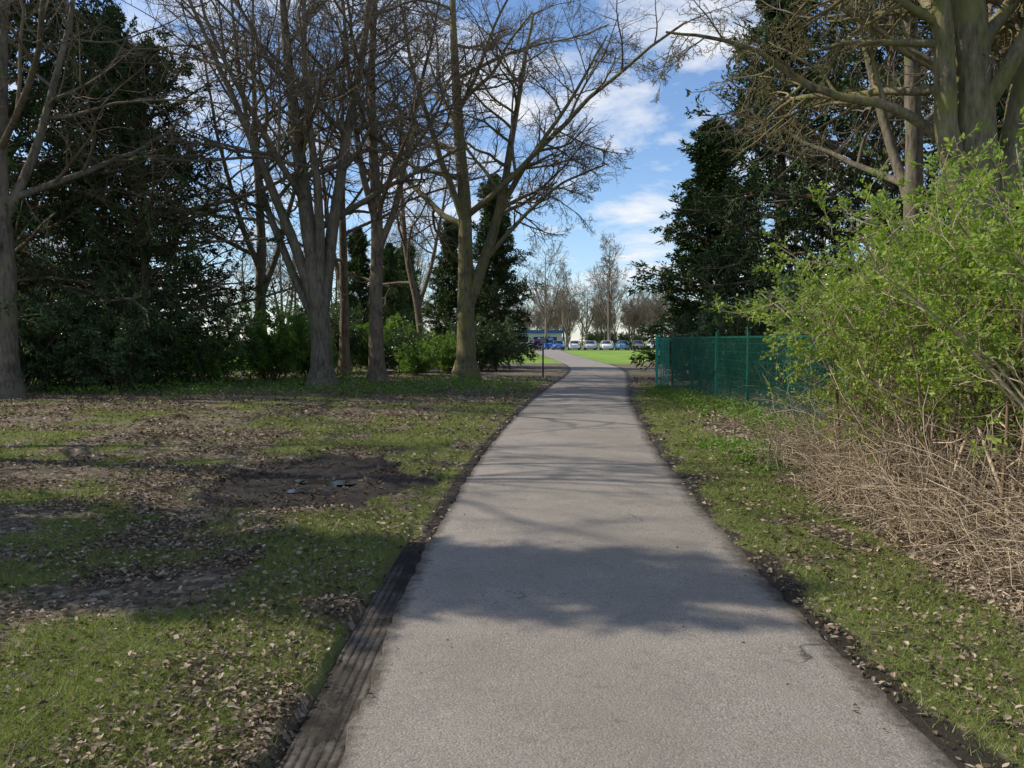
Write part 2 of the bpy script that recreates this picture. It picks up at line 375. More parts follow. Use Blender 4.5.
def litter(x,y,size,lift=.0,dz=0.):
    n=len(x); z=gh(x,y)+.008+lift*rng.random(n)+dz; az=rng.random(n)*6.28
    d=np.stack([np.cos(az),np.sin(az),rng.normal(size=n)*.25],1); d=norm(d); upv=norm(np.stack([rng.normal(size=n)*.5,rng.normal(size=n)*.5,np.ones(n)],1))
    sdv=norm(np.cross(d,upv)); upn=np.cross(sdv,d)
    L=size*(.4+1.1*rng.random(n)); W=L*(.35+.4*rng.random(n)); c=np.stack([x,y,z],1); L=L[:,None];W=W[:,None]
    fo=(rng.random((n,1))*.5)*W
    V=np.stack([c-d*L*.5,c-d*L*.12+sdv*W*.5+upn*fo,c+d*L*.25+sdv*W*.38+upn*fo,c+d*L*.5+upn*L*.12*rng.random((n,1)),c+d*L*.2-sdv*W*.42+upn*fo,c-d*L*.15-sdv*W*.5+upn*fo],1)
    i=np.arange(n)[:,None]*6; f=np.concatenate([i+np.array([[0,1,2,3]]),i+np.array([[0,3,4,5]])])
    v=rng.random(n)**1.3; return V,f,np.concatenate([v,v])
mb=MB()
x,y=scat(330000,2.3,34); g,d,o=masks(x,y); sd=sdist(x,y); left=x<pc(y)
dens=np.where(left,.62,.45)*(1-.62*g)*(.25+1.2*sstep(.35,.6,fbm(x,y,1.1,71)))*(1-.6*mudm(x,y))
dens=np.where((~left)&(sd>1.15),1.1,dens)*np.where(sd<.3,.4,1)
k=(rng.random(len(x))<dens)&(sd>.0)&~(((x-PD[0])**2+(y-PD[1])**2<.06))
sz=np.clip(.020+.0026*y[k],.023,.065)
V,f,v=litter(x[k],y[k],sz,.018); v=v*np.where(np.concatenate([mudm(x[k],y[k])]*2)>.4,.2,1)
v=np.clip(v+np.concatenate([np.where((x[k]>pc(y[k]))&(sd[k]>1.15),.25,0)]*2),0,1); mb.add(V,f,0,v,smooth=False)
yy=rng.uniform(2.3,24,300); xx=pc(yy)+pw(yy)*np.sign(rng.random(300)-.5)*(1-rng.random(300)**2.2*.9)
V,f,v=litter(xx,yy,np.full(300,.022)); V[:,:,2]+=.02-gh(xx,yy)[:,None]; mb.add(V,f,0,v,smooth=False)
mb.obj('dead_leaf_litter',[M_litter])
mb=MB()
cl=[]
def band(n,fx,fy,hr,L):
    x=fx(n);y=fy(n); 
    for a_,b_ in zip(x,y):
        if sdist(a_,b_)>.45: cl.append((a_,b_,hr*(.5+rng.random()),L))
band(560,lambda n:rng.uniform(-18,1.0,n),lambda n:rng.uniform(22.5,31,n),.20,.09)
band(260,lambda n:rng.uniform(-30,-3.0,n),lambda n:rng.uniform(31,48,n),.35,.14)
band(260,lambda n:rng.normal(4.6,.35,n),lambda n:rng.uniform(9.5,26,n),.15,.07)
band(80,lambda n:rng.normal(3.3,.25,n),lambda n:rng.uniform(9.0,12,n),.10,.06)
for (a_,b_,h_,L_) in cl:
    m=26; az=rng.random(m)*6.28; r=rng.random(m)**.5*h_*1.1; z0=gh(np.array([a_]),np.array([b_]))[0]
    p=np.stack([a_+np.cos(az)*r,b_+np.sin(az)*r,z0+rng.random(m)*h_*.9],1)
    leaves(mb,p,np.stack([np.cos(az),np.sin(az),.4+0*az],1)+rng.normal(size=(m,3))*.5,L_,L_*.5,0,rng)
mb.obj('ground_cover_plants',[M_cover])
n=420; x,y=scat(n,2.6,22); k=sdist(x,y)>.1; x=x[k];y=y[k];n=len(x); az=rng.random(n)*6.28; L=.06+.25*rng.random(n)**2
P=np.zeros((n,4,3)); 
for i in range(4):
    t=i/3-.5; P[:,i,0]=x+np.cos(az)*L*t+rng.normal(size=n)*.012; P[:,i,1]=y+np.sin(az)*L*t+rng.normal(size=n)*.012; P[:,i,2]=gh(P[:,i,0],P[:,i,1])+.02
mb=MB(); tubes(mb,P,np.full((n,4),.003),4,0); mb.obj('fallen_twigs',[M_twig])

# ---------------------------------------------------------------- bare trees
def bare_tree(name,stems,seed,m=(10,7,6,5),lr=(.42,.5,.5,.5),up=(.10,.06,.03,.0),t0=.3,rmin=.006,mats=None,wig=(.12,.16,.2,.25),rough=.12,flare=True,ang=(35,65)):
    rng=np.random.default_rng(seed); mb=MB()
    K=22; P=[];Rr=[]
    for ctrl,r0,r1 in stems:
        p=poly(ctrl,K,rng); P.append(p); t=np.linspace(0,1,K); r=r0*(1-t)+r1*t
        if flare and ctrl[0][2]<.2: r=r*(1+.75*np.exp(-(p[:,2]-p[0,2])/.35))
        Rr.append(r)
    P=np.array(P);Rr=np.array(Rr); tubes(mb,P,Rr,14,0,rough,rng)
    A,B=P,Rr
    Ks=(9,7,5,4); Ss=(7,5,4,3)
    for i,mm in enumerate(m):
        A,B=children(A,B,mm,rng,t0=t0 if i==0 else .15,t1=1,ang=ang if i==0 else (30,62),lr=lr[i],K=Ks[i],wig=wig[i],up=up[i],rr=.5 if i==0 else .62,rmin=rmin*(1.6 if i<2 else 1),lend=.45)
        tubes(mb,A,B,Ss[i],0 if i<1 else 1,0,rng)
    return mb.mesh(name,mats or [M_bark,M_twig])
def T(name,me,x,y,rot=0,sc=1): return place(me,name,(x,y,float(gh(x,y))-.03),rot,sc)

mA=bare_tree('bare_tree',[
 ([(0,0,0),(.0,0,1.5),(-.1,0,3.2),(-.5,.1,6),(-1.0,.2,10),(-1.3,0,15)],.36,.05),
 ([(-.1,0,2.4),(-.7,0,4.4),(-1.7,-.2,7),(-2.9,-.3,10),(-4.2,-.3,13)],.19,.04),
 ([(.05,0,2.6),(.35,.2,5),(.8,.3,8),(1.5,.3,11.5),(2.,.2,16)],.22,.04),
 ([(0,0,3.0),(.1,-.3,6),(-.1,-.8,9),(.1,-1.3,14)],.17,.04),
 ([(-.1,0,2.0),(-.9,.3,3.6),(-2.0,.6,6.2),(-2.6,.8,9.5),(-3,.8,13)],.15,.03)],21,m=(11,8,6,5),lr=(.45,.52,.5,.5),up=(.04,.03,0,-.03),ang=(40,75))
T('bare_tree',mA,-6.15,25.8)
mB=bare_tree('bare_tree',[
 ([(0,0,0),(-.05,0,3),(.05,0,6),(-.2,.2,10),(.2,.2,17)],.27,.04),
 ([(0,0,4.5),(.6,.2,6),(1.2,.3,9),(2.1,.2,13)],.13,.03),
 ([(0,0,5.5),(-.5,-.2,7.5),(-.9,-.3,11),(-1.2,-.3,15)],.13,.03)],22,m=(13,8,6,5),up=(.04,.03,0,-.03),ang=(40,75),mats=[M_barkB,M_twig])
T('bare_tree',mB,-4.6,27.4)
mC=bare_tree('bare_tree',[
 ([(0,0,0),(.05,0,2.0),(.0,.1,4),(.0,.2,7),(-.3,.3,11),(-.6,.2,18)],.38,.05),
 ([(.05,0,2.7),(.7,.1,4.6),(1.35,.1,6.6),(1.8,.1,9.5),(2.6,.0,14)],.24,.04),
 ([(0,.1,6),(-1.0,.0,8.5),(-2.0,-.3,11.5),(-2.6,-.3,15)],.15,.03),
 ([(1.35,.1,6.6),(2.4,-.3,8.2),(3.9,-.6,10.2),(5.4,-.6,12.8)],.12,.03),
 ([(.7,.1,4.6),(1.9,-.3,6.0),(3.4,-.6,7.4),(5.2,-.6,8.2)],.10,.025)],23,m=(15,8,6,6),lr=(.48,.52,.5,.5),up=(.02,.02,0,-.03),ang=(40,80),mats=[M_barkM,M_twig])
T('bare_tree',mC,-1.8,31)
mD=bare_tree('mossy_tree',[
 ([(0,0,0),(0,0,2.5),(-.15,0,5),(-.4,.1,8),(-.7,.1,14)],.38,.10),
 ([(0,0,2.6),(.5,.1,4.2),(.9,.2,6.5),(1.2,.2,11)],.25,.06),
 ([(-.05,0,3.0),(-.55,-.1,4.2),(-.8,-.2,6.5),(-1.3,-.3,11)],.20,.05),
 ([(-.1,0,4.2),(-1.2,.2,5.2),(-2.4,.5,5.5),(-3.4,.6,6.3),(-4.8,.6,6.5)],.10,.018),
 ([(-.2,0,5.4),(-1.4,.5,6.4),(-2.6,.9,7.5),(-4.2,1.2,7.8),(-5.6,1.2,8.6)],.09,.018)],24,m=(13,8,6,4),lr=(.36,.5,.5,.5),up=(.0,-.02,-.04,-.06),t0=.3,rmin=.0045,ang=(40,80),mats=[M_barkM,M_twigM])
T('mossy_tree',mD,7.3,12.6)
mG1=bare_tree('bare_tree',[
 ([(0,0,0),(.1,0,3),(0,.2,6),(.3,.2,10),(.2,0,17)],.28,.04),
 ([(0,0,3.6),(-.9,.2,6),(-1.9,.3,9.5),(-2.6,.3,14)],.15,.03),
 ([(.05,.1,4.6),(.9,-.3,7),(1.7,-.5,10),(2.4,-.4,14)],.14,.03)],25,m=(12,7,6,4),lr=(.48,.5,.5,.5),up=(.03,.02,0,-.03),ang=(40,75))
mG2=bare_tree('bare_tree',[
 ([(0,0,0),(-.3,0,3),(-.9,.2,6),(-1.2,.2,10),(-1.0,0,14)],.22,.03),
 ([(-.4,0,3.),(.5,.4,5.6),(1.2,.6,9),(1.6,.6,12)],.13,.03)],26,m=(12,7,6,4),lr=(.48,.5,.5,.5),up=(.03,.02,0,-.03),ang=(40,75),mats=[M_barkB,M_twig])
mFar=bare_tree('distant_bare_tree',[
 ([(0,0,0),(.1,0,3),(0,.2,7),(.3,.2,12),(.2,0,19)],.3,.05),
 ([(0,0,4),(-1.2,.2,7),(-2.9,.3,11),(-4,.3,15)],.17,.04),
 ([(.05,.1,4.6),(1.3,-.3,7.5),(2.7,-.5,11),(3.8,-.4,15)],.17,.04)],27,m=(10,7,6,4),lr=(.5,.5,.5,.5),rmin=.02,mats=[M_barkF,M_barkF])
T('bare_tree',mG1,-13.6,21.5,1.0)
T('bare_tree',mG2,-7.6,36,2.0,1.1)
T('bare_tree',mG2,-4.6,42,0.3,1.0)
T('bare_tree',mG1,-10.6,34,4.0,.95)
T('bare_tree',mG1,8.8,17.5,2.4,.9)
T('bare_tree',mG2,10.4,12.0,4.4,1.0)
T('bare_tree',mG2,-12.5,12.2,1.6,.95)

# ---------------------------------------------------------------- conifers
def conifer(name,h,rad,nb,seed,mat,per=24,base=.04,pw_=.75,pitch=(-8,35),L=.15,W=.05,m=9,gap=0.,irr=0.):
    rng=np.random.default_rng(seed); mb=MB()
    tp=poly([(0,0,0),(.1,0,h*.5),(0,.1,h)],14,rng,.02)[None]; tubes(mb,tp,np.linspace(h*.018,.02,14)[None],9,0,.1,rng)
    t=np.linspace(base,.985,nb)+rng.normal(size=nb)*.01; t=np.clip(t,.02,.99)
    az=np.arange(nb)*2.4+rng.normal(size=nb)*.3
    ln=rad*np.minimum((1-t)**pw_+.05,(t-base+.12)*5)*(.6+.6*rng.random(nb))*(1+.25*np.sin(t*23+seed))
    if irr>0: ln=ln*(1-irr+2*irr*vnoise(np.cos(az)*1.3+t*5,np.sin(az)*1.3,1.,seed))
    pit=np.radians(pitch[0]+(pitch[1]-pitch[0])*t+rng.normal(size=nb)*7)
    K=7; P=np.zeros((nb,K,3)); P[:,0,2]=t*h; d=np.stack([np.cos(az)*np.cos(pit),np.sin(az)*np.cos(pit),np.sin(pit)],1)
    for k in range(1,K):
        d=norm(d+rng.normal(size=d.shape)*.07+np.array([0,0,-.04 if k<4 else .06])); P[:,k]=P[:,k-1]+d*(ln/(K-1))[:,None]
    Rr=np.maximum(.012+.012*ln,.01)[:,None]*np.linspace(1,.35,K)[None]; tubes(mb,P,Rr,5,0,0,rng)
    A,B=children(P,Rr,m,rng,t0=.15,t1=1,ang=(35,70),lr=.36,K=5,wig=.12,up=-.03,rmin=.004,lend=.55); tubes(mb,A,B,3,0,0,rng)
    if gap>0: k=rng.random(len(A))>gap; A=A[k];B=B[k]
    foliage(mb,A,B,per,L,W,1,rng,spread=.55,droop=-.15,jit=.05)
    foliage(mb,P,Rr,per//2,L,W,1,rng,spread=.8,droop=-.1,jit=.08,t0=.3)
    return mb.mesh(name,[M_barkB,mat])
cA=conifer('conifer_tree',11.5,3.1,190,31,M_con,per=28,gap=.15)
cB=conifer('conifer_tree',10,2.5,190,32,M_con2,per=30,pw_=.62,pitch=(5,60),L=.16,W=.055)
cP=conifer('pine_tree',15,3.6,120,33,M_con,per=34,base=.18,pw_=.45,pitch=(-5,30),L=.17,W=.04,m=10,gap=.2)
cL=conifer('yew_tree',10.5,3.9,150,34,M_con,per=32,base=.06,pw_=.42,pitch=(-5,45),L=.16,W=.055,m=9,gap=.15,irr=.6)
T('yew_tree',cL,-12.4,27.0,0,1.05)
T('yew_tree',cL,-16.2,25.5,2,(1.15,1.15,1.35))
T('yew_tree',cL,-15.6,31,4,(1.1,1.1,1.3))
T('conifer_tree',cB,-.95,45,1,1.05)
T('conifer_tree',cB,-3.6,47,3,.85)
T('conifer_tree',cB,8.2,33,3,(1.35,1.35,1.02))
T('conifer_tree',cA,9.3,28,4,(1.25,1.25,1.3))
T('yew_tree',cL,12.0,26,4,(1.1,1.1,1.3))
T('conifer_tree',cA,11.8,19,5,.9)
T('conifer_tree',cB,-9.3,6.9,2.2,.95)

# ---------------------------------------------------------------- shrubs
def shrub(name,h,rad,ns,seed,mat,L=.09,W=.04,per=22,m=(8,4),lowbare=0.):
    rng=np.random.default_rng(seed); mb=MB(); K=7
    az=rng.random(ns)*6.28; r0=rng.random(ns)*.25*rad
    P=np.zeros((ns,K,3)); P[:,0]=np.stack([np.cos(az)*r0,np.sin(az)*r0,-.02+0*az],1)
    out=rng.random(ns)**.6*1.0; d=norm(np.stack([np.cos(az)*out*rad/h*1.1,np.sin(az)*out*rad/h*1.1,np.ones(ns)],1)); ln=h*(.55+.5*rng.random(ns))
    for k in range(1,K):
        d=norm(d+rng.normal(size=d.shape)*.1+np.array([0,0,.0])); P[:,k]=P[:,k-1]+d*(ln/(K-1))[:,None]
    Rr=np.full((ns,1),.018)*np.linspace(1,.3,K)[None]; tubes(mb,P,Rr,5,0,0,rng)
    A,B=children(P,Rr,m[0],rng,t0=.15+lowbare,t1=1,ang=(35,80),lr=.38,K=5,wig=.15,up=.03,rmin=.004); tubes(mb,A,B,3,0,0,rng)
    C,D=children(A,B,m[1],rng,t0=.2,t1=1,ang=(30,70),lr=.5,K=4,wig=.2,up=.03,rmin=.003)
    foliage(mb,C,D,per,L,W,1,rng,spread=.9,droop=0,jit=.03)
    return mb.mesh(name,[M_barkB,mat])
sE=shrub('evergreen_shrub',3.0,1.9,40,41,M_ever,per=22,L=.11,W=.05)
sL=shrub('laurel_shrub',2.4,1.4,26,42,M_laurel,per=16,L=.12,W=.05)
for (x,y,r,sc,nm) in [(-16.5,25.5,0,1.1,'e'),(-14.6,23.8,1,.95,'e'),(-12.2,24.6,2,1.0,'e'),(-18.5,24,4,1.2,'e'),
    (-9.3,30.5,1,1.25,'l'),(-8.0,31.6,3,.9,'l'),(-10.6,28.0,3,1.0,'l'),(-13.6,31,3,1.2,'l'),(-5.2,38,1,.7,'e'),(-2.9,36.5,2,.8,'l'),(-6.8,40,5,1.2,'l'),(-8.9,38,4,1.1,'e'),(-1.6,40,1,.9,'e'),(-4.2,34.5,1,.6,'l'),
    (6.9,30,1,.8,'e'),(8.2,25,2,1.0,'e'),(7.4,24,3,.9,'e'),(8.8,21,3,1.0,'e'),(7.6,18.5,5,1.0,'e'),(7.8,15.5,1,.9,'l'),(9.4,15,2,1.1,'e'),(9.5,9.5,2,1.1,'e'),(8.4,11,0,.9,'l')]:
    me={'e':sE,'l':sL}[nm]; T({'e':'evergreen_shrub','l':'laurel_shrub'}[nm],me,x,y,r,sc)

# hedge on the right : arching stems with young leaves
rng=np.random.default_rng(51); mb=MB(); ns=300; K=9
y0=rng.uniform(4.6,9.7,ns); x0=4.05+rng.normal(size=ns)*.28+.3*sstep(8.,9.7,y0)
x0=np.maximum(x0,3.6)
az=rng.random(ns)*6.28; hgt=(1.95+.6*fbm(y0,x0*0,.6,88)+.7*rng.random(ns)**1.5)*(1-.28*sstep(8.0,9.7,y0)); 
P=np.zeros((ns,K,3)); P[:,0]=np.stack([x0,y0,gh(x0,y0)-.02],1)
d=norm(np.stack([np.cos(az)*.25+.12,np.sin(az)*.25-.04,np.ones(ns)],1))
for k in range(1,K):
    d=norm(d+rng.normal(size=d.shape)*.10+np.stack([np.cos(az)*.8+.2,np.sin(az)*.7,-.35+0*az],1)*.09*(k/K)*2); P[:,k]=P[:,k-1]+d*(hgt*1.08/(K-1))[:,None]
Rr=(.006+.012*rng.random(ns))[:,None]*np.linspace(1,.3,K)[None]; tubes(mb,P,Rr,6,0,0,rng)
A,B=children(P,Rr,9,rng,t0=.12,t1=1,ang=(30,75),lr=.24,K=6,wig=.18,up=.0,rmin=.003,lend=.7); tubes(mb,A,B,4,0,0,rng)
C,D=children(A,B,6,rng,t0=.15,t1=1,ang=(30,75),lr=.42,K=4,wig=.22,up=.03,rmin=.002); tubes(mb,C,D,3,0,0,rng)
zc=C[:,:,2].mean(1); cn=fbm(C[:,0,0]+C[:,0,2]*.8,C[:,0,1]+C[:,0,2]*.5,1.5,90)
k=rng.random(len(C))<sstep(.7,1.6,zc+(cn-.5)*2.0)*sstep(.29,.49,cn+.08)
foliage(mb,C[k],D[k],13,.040,.024,1,rng,spread=.8,droop=.1,jit=.015)
hedge=mb.obj('leafy_hedge',[M_dry,M_young]); NH=k.sum()*13
# bramble canes / dry sticks
mb=MB(); ns=1000; y0=rng.uniform(4.2,10.2,ns); x0=3.65+rng.normal(size=ns)*.32+.25*sstep(8.5,10,y0); az=rng.uniform(2.0,5.0,ns); K=8
P=np.zeros((ns,K,3)); P[:,0]=np.stack([x0,y0,gh(x0,y0)],1); ln=.5+1.2*rng.random(ns)
d=norm(np.stack([np.cos(az)*.7,np.sin(az)*1.0,.2+1.3*rng.random(ns)],1))
lim=2.85+.45*rng.random(ns)-.2*sstep(7,5,y0)
for k in range(1,K):
    d=norm(d+rng.normal(size=d.shape)*.16+np.array([0,0,-.16])); P[:,k]=P[:,k-1]+d*(ln/(K-1))[:,None]
    P[:,k,2]=np.maximum(P[:,k,2],gh(P[:,k,0],P[:,k,1])+.012); P[:,k,0]=np.maximum(P[:,k,0],lim+.12*rng.random(ns))
Rr=(.0025+.0045*rng.random(ns))[:,None]*np.linspace(1,.4,K)[None]; tubes(mb,P,Rr,4,0,0,rng)
A,B=children(P,Rr,4,rng,t0=.2,t1=1,ang=(30,70),lr=.35,K=4,wig=.2,up=0,rmin=.0018); A[:,:,2]=np.maximum(A[:,:,2],.02); tubes(mb,A,B,3,0,0,rng)
mb.obj('dry_bramble_canes',[M_dry])

# ---------------------------------------------------------------- green mesh fence
M_fen=m_plain('green_powder_coat',(.02,.16,.105),.4,spec=.5)
M_fen2=m_plain('teal_powder_coat',(.03,.42,.30),.4)
mb=MB(); Lf=18.5; Hf=1.66
xs=np.arange(0,Lf,.055); boxes(mb,np.stack([xs,0*xs,0*xs+Hf/2+.03],1),(.007,.007,Hf-.06),0)
zs=np.arange(.08,Hf,.2); boxes(mb,np.stack([0*zs+Lf/2,0*zs+.0076,zs],1),(Lf,.007,.007),0)
ps=np.arange(0,Lf+.1,2.5); boxes(mb,np.stack([ps,0*ps+.045,0*ps+Hf/2+.03],1),(.06,.06,Hf+.12),0)
boxes(mb,np.stack([ps,0*ps+.045,0*ps+Hf+.1],1),(.07,.07,.02),0)
boxes(mb,[[Lf/2,.045,Hf-.03]],(Lf-.08,.03,.035),0)
gx=np.arange(.08,.40,.055); boxes(mb,np.stack([0*gx-.0,-gx,0*gx+Hf/2],1),(.02,.03,Hf-.1),1)
boxes(mb,[[-.0,-.24,.12],[-.0,-.24,Hf-.05]],(.035,.4,.05),1); boxes(mb,[[-.0,-.46,Hf/2+.03]],(.08,.08,Hf+.1),1)
fo=mb.obj('green_mesh_fence',[M_fen,M_fen2]); fo.location=(5.1,25.6,.04)
fo.rotation_euler=(0,0,math.atan2(-18.4,.5))
M_pole=m_plain('dark_metal',(.04,.042,.045),.5)
M_signw=m_plain('sign_face',(.35,.36,.36),.5)
mb=MB(); 
def cyl(mb,cx,cy,z0,z1,r,S=12,mat=0):
    P=np.array([[[cx,cy,z0],[cx,cy,(z0+z1)/2],[cx,cy,z1],[cx,cy,z1+.001]]]); tubes(mb,P,np.array([[r,r,r,.001]]),S,mat)
cyl(mb,0,0,0,1.72,.035); boxes(mb,[[0,-.045,1.55]],(.26,.02,.24),1); boxes(mb,[[0,-.034,1.48],[0,-.034,1.62]],(.10,.012,.03),0)
T('sign_post',mb.mesh('sign_post',[M_pole,M_signw]),1.28,33)

# ---------------------------------------------------------------- car park, cars, building
M_lot=m_asphalt('car_park_tarmac',(.16,.15,.135),(.22,.205,.185),edge=False)
mb=MB(); gx=np.linspace(2.4,60,20); gy=np.linspace(126.5,152,10); A1,B1=np.meshgrid(gx,gy,indexing='ij'); idx=np.arange(200).reshape(20,10)
mb.add(np.stack([A1,B1,A1*0+.02],-1),np.stack([idx[:-1,:-1],idx[1:,:-1],idx[1:,1:],idx[:-1,1:]],-1).reshape(-1,4)); mb.obj('car_park',[M_lot])
mb=MB(); xs=np.arange(6.2,50,2.6); boxes(mb,np.stack([xs,0*xs+130.5,0*xs+.026],1),(.1,4.8,.004)); mb.obj('parking_bay_lines',[m_plain('white_paint',(.75,.75,.73),.6)])
M_glass=NT('car_glass'); M_glass=M_glass.done(M_glass.bsdf((.02,.025,.03),.05,spec=.8))
M_tyre=m_plain('tyre',(.02,.02,.02),.9); M_rim=m_plain('rim',(.45,.45,.46),.3,metal=.8); M_lamp=m_plain('lamp_red',(.4,.02,.02),.3); M_hl=m_plain('headlamp',(.7,.7,.7),.2); M_plate=m_plain('plate',(.7,.7,.6),.5)
def paint(n,c):
    s=NT(n); b=s.bsdf(c,.3); b.inputs['Coat Weight'].default_value=.7; return s.done(b)
def loft(mb,secs,mat):
    S=len(secs[0]); V=np.array(secs); n=len(secs); idx=np.arange(n*S).reshape(n,S)
    f=np.stack([idx[:-1],np.roll(idx,-1,1)[:-1],np.roll(idx,-1,1)[1:],idx[1:]],-1).reshape(-1,4); mb.add(V.reshape(-1,3),f,mat)
    for e in (0,n-1):
        c=V[e].mean(0); VV=np.concatenate([V[e],[c]]); mb.add(VV,[[i,(i+1)%S,S] for i in range(S)],mat)
def car_mesh(name,pm,van=False):
    mb=MB()
    def sec(y,w,z0,z1,r=.12):
        return [(-w+.06,y,z0),(w-.06,y,z0),(w,y,z0+.12),(w+.01,y,(z0+z1)/2),(w-.03,y,z1-r),(w-r,y,z1),(-w+r,y,z1),(-w+.03,y,z1-r),(-w-.01,y,(z0+z1)/2),(-w,y,z0+.12)]
    if van:
        loft(mb,[sec(-2.4,.86,.35,.8),sec(-2.35,.92,.22,.95),sec(-1.7,.94,.2,1.1),sec(-1.5,.94,.2,1.15)],0)
        loft(mb,[sec(-1.5,.94,.2,1.15),sec(-1.1,.93,.2,1.75),sec(-.7,.92,.2,1.95),sec(2.3,.92,.22,1.98),sec(2.42,.88,.3,1.9)],0)
        loft(mb,[[(-.78,-1.56,1.16),(.78,-1.56,1.16),(.70,-1.03,1.78),(-.70,-1.03,1.78)],[(-.78,-1.50,1.14),(.78,-1.50,1.14),(.70,-.98,1.76),(-.70,-.98,1.76)]],1)
        for sx in(-1,1): boxes(mb,[[sx*.935,-.75,1.42]],(.02,.8,.45),1)
        boxes(mb,[[0,2.43,1.45]],(1.3,.02,.5),1); wb=(-1.55,1.5)
    else:
        loft(mb,[sec(-2.08,.70,.32,.62),sec(-2.02,.80,.24,.74),sec(-1.7,.86,.2,.84),sec(-1.0,.88,.2,.96),sec(0,.89,.2,.98),sec(1.0,.89,.2,1.0),sec(1.75,.87,.22,1.0),sec(2.0,.80,.26,.93),sec(2.08,.74,.34,.8)],0)
        def gs(y,w,z0,z1,wt): return [(-w,y,z0),(w,y,z0),(wt,y,z1),(-wt,y,z1)]
        loft(mb,[gs(-1.0,.80,.93,.95,.78),gs(-.35,.82,.93,1.38,.64),gs(.4,.82,.93,1.44,.64),gs(1.2,.81,.93,1.40,.62),gs(1.8,.78,.93,1.02,.72)],1)
        loft(mb,[[(-.6,-.38,1.385),(.6,-.38,1.385),(.58,-.38,1.41),(-.58,-.38,1.41)],[(-.64,.4,1.43),(.64,.4,1.43),(.6,.4,1.475),(-.6,.4,1.475)],[(-.62,1.28,1.38),(.62,1.28,1.38),(.58,1.28,1.42),(-.58,1.28,1.42)]],0)
        for sx in(-1,1):
            for (a_,b_) in (((sx*.80,-1.02,.95),(sx*.645,-.35,1.40)),((sx*.828,.3,.95),(sx*.65,.3,1.44)),((sx*.79,1.82,1.0),(sx*.63,1.24,1.41))):
                a_=np.array(a_);b_=np.array(b_); tubes(mb,np.array([[a_,(a_+b_)/2,b_]]),np.full((1,3),.035),5,0)
            boxes(mb,[[sx*.97,-.75,1.0]],(.16,.1,.11),0)
        wb=(-1.28,1.3)
    for sx in(-1,1):
        for wy in wb:
            for (r,w0,w1,mt) in ((.38,.70,.905,3),(.315,.68,.93,2),(.2,.9,.937,4)):
                ang=np.linspace(0,2*math.pi,21)[:-1]
                secs=[[(sx*ww,wy+math.cos(a)*rr_,.315+math.sin(a)*rr_) for a in ang] for ww,rr_ in ((w0,r),(w1-.02,r),(w1,r*.93))]
                loft(mb,secs,2 if mt==3 else mt)
        zf=.66 if not van else .85
        boxes(mb,[[sx*.6,-2.06 if not van else -2.38,zf]],(.3,.06,.13),5); boxes(mb,[[sx*.66,2.04 if not van else 2.40,.82]],(.2,.07,.2),3)
    boxes(mb,[[0,-2.1 if not van else -2.42,.45],[0,2.1 if not van else 2.44,.6]],(.52,.02,.11),6)
    return mb.mesh(name,[pm,M_glass,M_tyre,M_lamp,M_rim,M_hl,M_plate])
cols={'white':(.75,.76,.76),'silver':(.45,.47,.49),'blue':(.02,.09,.35),'navy':(.01,.03,.10),'red':(.4,.02,.02),'grey':(.12,.13,.14),'lblue':(.10,.30,.50)}
cm={k:car_mesh('parked_car',paint('car_paint_'+k,v)) for k,v in cols.items()}
seq=['blue','white','silver','white','lblue','grey','white','red','silver','white','navy','white','silver','blue']
for i,cn_ in enumerate(seq):
    place(cm[cn_],'parked_car',(7.5+i*2.6,130.3+R0.normal()*.25,.02),math.pi*(i%3==1)+R0.normal()*.02)
for i,cn_ in enumerate(['white','grey','silver','white','blue','white','silver','red','white','silver']):
    place(cm[cn_],'parked_car',(8.6+i*2.9,145+R0.normal()*.3,.02),math.pi*(i%2))
place(car_mesh('parked_van',paint('van_blue',(.02,.13,.42)),True),'parked_van',(5.9,137,.02),.25)
bl=empty('low_building',(-.5,172,0))
def part(nm,C,S_,mat):
    mb=MB(); boxes(mb,C,S_,0); o=mb.obj(nm,[mat],parent=bl); return o
M_wall=m_plain('render_wall',(.55,.55,.53),.8); M_blue=m_plain('blue_fascia',(.03,.12,.38),.5); M_win=M_glass
part('walls',[[0,0,1.5]],(22,8,3.0),M_wall); part('roof_fascia',[[0,0,3.3]],(22.8,8.8,.6),M_blue); part('roof',[[0,0,3.66]],(22.2,8.2,.12),M_lot)
wx=np.arange(-9,10,3.0); part('windows',np.stack([wx,0*wx-4.01,0*wx+1.7],1),(1.8,.06,1.1),M_win); part('window_sills',np.stack([wx,0*wx-4.05,0*wx+1.1],1),(2.0,.14,.08),M_wall)
part('door',[[7.5,-4.02,1.05]],(1.1,.08,2.1),M_blue)
mb=MB(); boxes(mb,[[-.55,0,1.0],[.55,0,1.0]],(.08,.08,2.0),0); boxes(mb,[[0,-.06,1.35]],(1.3,.04,.9),1); place(mb.mesh('notice_board',[M_pole,m_plain('purple_panel',(.22,.04,.25),.5)]),'notice_board',(3.9,118,-.03))

